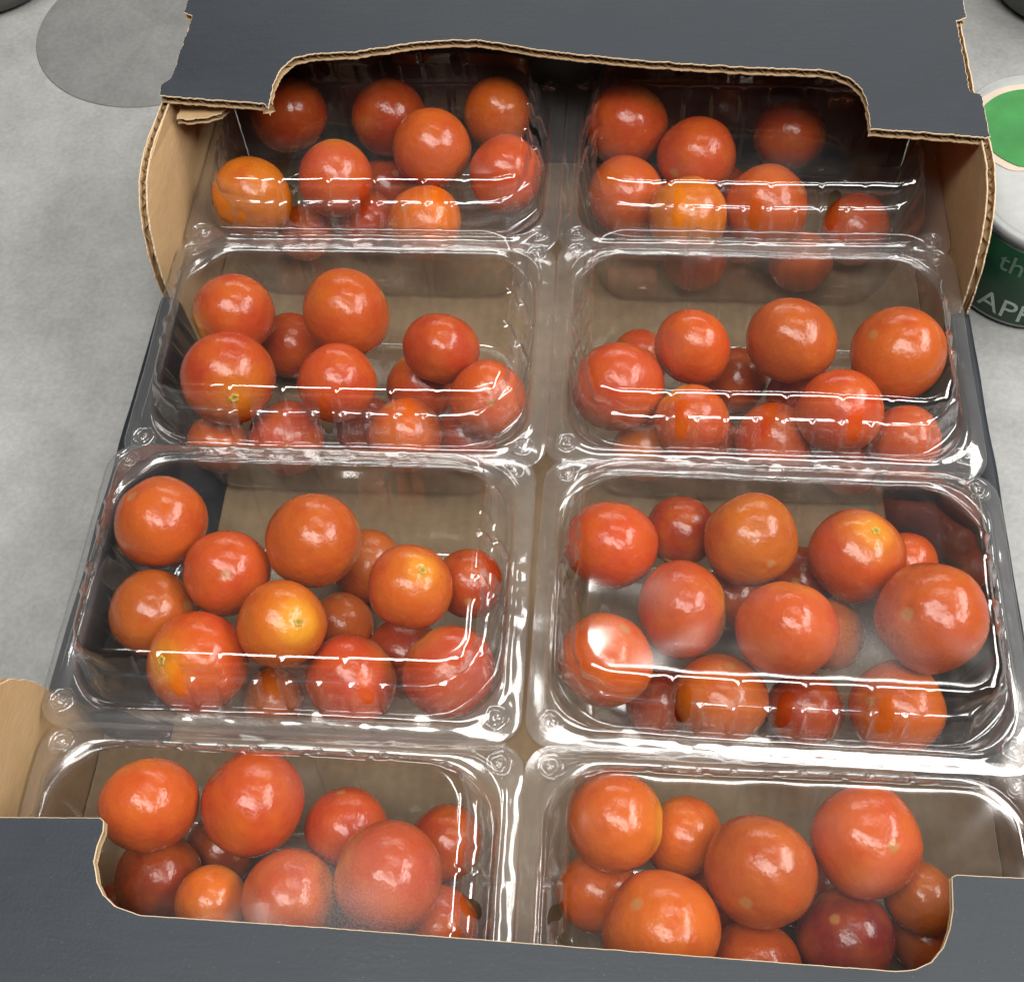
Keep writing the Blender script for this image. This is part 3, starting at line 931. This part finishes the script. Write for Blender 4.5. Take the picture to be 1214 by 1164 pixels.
m_ = lathe('shadow_disc', [(0.0626, 0.0001), (0.0623, 0.0005), (0.0450, 0.0005), (0.002, 0.0005)], 72, M['mat'], loc=(-0.219, 0.299, 0))  # added disc, its dark colour stands for a shadow cast on the table
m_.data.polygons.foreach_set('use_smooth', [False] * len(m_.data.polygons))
tag(m_, 'thin dark disc painted as a round shadow on the table left of the far flap', 'mat')  # category 'mat' here is the added shadow disc, not a real mat

def pot(loc, label, rad):
    root = empty('round_pot', loc)
    tag(root, label, 'pot', 'dark round pots beyond the tray')
    lathe('body', [(rad * 0.70, 0.0008), (rad * 0.80, 0.003), (rad * 0.88, 0.010), (rad * 0.95, 0.025), (rad, 0.060), (rad * 1.01, 0.072), (rad * 0.98, 0.074), (rad * 0.95, 0.060), (rad * 0.85, 0.02), (rad * 0.4, 0.012)], 48, M['pot'], root)
    lathe('rim', [(rad * 1.012, 0.066), (rad * 1.05, 0.067), (rad * 1.06, 0.071), (rad * 1.04, 0.0755), (rad * 1.012, 0.076)], 48, M['pot'], root)
pot((-0.322, 0.342, 0), 'dark grey round pot cut off by the top left corner of the picture', 0.050)
pot((0.250, 0.332, 0), 'dark grey round pot behind the white carton at the top right corner', 0.052)

# rounded carton standing right of the tray: pale top with a green round emblem, dark green front with lettering
carton = empty('grocery_carton', (0.1640, 0.1060, 0))
tag(carton, 'white rounded carton with green round emblem and dark green lettered front, right of the tray', 'carton')
CX, CY, CZ, CR = 0.150, 0.098, 0.0490, 0.030
def perimeter(u, grow=0.0):
    """point on the rounded plan outline; u runs from the middle of the left corner arc along the front"""
    arc = CR * math.pi / 2
    if u < arc:
        a = math.pi + u / CR
        return (CR + (CR + grow) * math.cos(a), CR + (CR + grow) * math.sin(a))
    return (CR + (u - arc), -grow)
def plan(grow=0.0):
    pts = []
    for (cx, cy, a0) in ((CR, CR, 180), (CX - CR, CR, 270), (CX - CR, CY - CR, 0), (CR, CY - CR, 90)):
        for i in range(15):
            a = R(a0 + 90 * i / 14)
            pts.append((cx + (CR + grow) * math.cos(a), cy + (CR + grow) * math.sin(a)))
    return pts
def prism(name, levels, mat):
    """levels: (grow, z); rounded plan outline lofted upwards and capped"""
    vs, fs = [], []
    for g, z in levels:
        vs += [(x + 0.0003 * noise.noise(Vector((x * 40, y * 40, z * 60))), y + 0.0003 * noise.noise(Vector((y * 40, x * 40, z * 60))), z) for x, y in plan(g)]
    n = 60
    for k in range(len(levels) - 1):
        for i in range(n):
            fs.append((k * n + i, k * n + (i + 1) % n, (k + 1) * n + (i + 1) % n, (k + 1) * n + i))
    fs.append(tuple(reversed(range(n)))); fs.append(tuple((len(levels) - 1) * n + i for i in range(n)))
    return mesh_obj(name, vs, fs, mat, carton)
prism('body', [(-0.002, 0.0006), (0.0, 0.0022), (0.0, 0.030), (0.0, CZ - 0.004), (-0.0006, CZ - 0.0012), (-0.0020, CZ), (-0.012, CZ + 0.0001), (-0.025, CZ + 0.0001)], M['carton_white'])
prism('front_band', [(0.0002, 0.0036), (0.0007, 0.0042), (0.0007, 0.025), (0.0007, CZ - 0.0075), (0.0002, CZ - 0.0068)], M['carton_dark'])
prism('top_lip', [(0.0004, CZ - 0.0048), (0.0013, CZ - 0.0042), (0.0013, CZ - 0.0014), (0.0004, CZ - 0.0006)], M['carton_white'])
def disc_part(name, cx, cy, r, ymin, z, mat):
    n = 64
    pts = []
    for i in range(n):
        a = 2 * math.pi * i / n
        pts.append((cx + r * math.cos(a), max(ymin, cy + r * math.sin(a))))
    vs = [(a, b, z) for a, b in pts] + [(a, b, z - 0.0003) for a, b in pts]
    fs = [tuple(range(n))] + [(i, i + n, (i + 1) % n + n, (i + 1) % n) for i in range(n)]
    return mesh_obj(name, vs, fs, mat, carton, smooth=False)
disc_part('cream_ring', 0.0275, 0.0640, 0.0275, 0.0405, CZ + 0.0004, M['carton_cream'])
disc_part('green_emblem', 0.0275, 0.0640, 0.0240, 0.0425, CZ + 0.0008, M['carton_green'])

def text_mesh(name, text, size, mat, extrude=0.00008):
    cu = bpy.data.curves.new(name, 'FONT')
    cu.body = text
    cu.size = size
    cu.extrude = extrude
    tmp = bpy.data.objects.new('tmp_text', cu)
    col.objects.link(tmp)
    dg = bpy.context.evaluated_depsgraph_get()
    me = bpy.data.meshes.new_from_object(tmp.evaluated_get(dg))
    bpy.data.objects.remove(tmp)
    bpy.data.curves.remove(cu)
    me.name = name
    me.materials.clear(); me.materials.append(mat)
    o = bpy.data.objects.new(name, me)
    col.objects.link(o)
    o.parent = carton
    return o
o = text_mesh('emblem_lettering', 'Va', 0.019, M['print_white'])
o.matrix_local = Matrix.Translation((0.0200, 0.0560, CZ + 0.0010)) @ Matrix.Rotation(R(-12), 4, 'Z')
def wrap(o, u0, z0, slope):
    for v in o.data.vertices:
        u = u0 + v.co.x
        x, y = perimeter(u, 0.00085 + v.co.z)
        v.co = (x, y, z0 + v.co.y + slope * v.co.x)
wrap(text_mesh('front_lettering', 'APP', 0.0135, M['print_white']), 0.022, 0.0075, -0.08)
wrap(text_mesh('front_lettering', 'the', 0.0125, M['print_dim']), 0.024, 0.0300, 0.0)
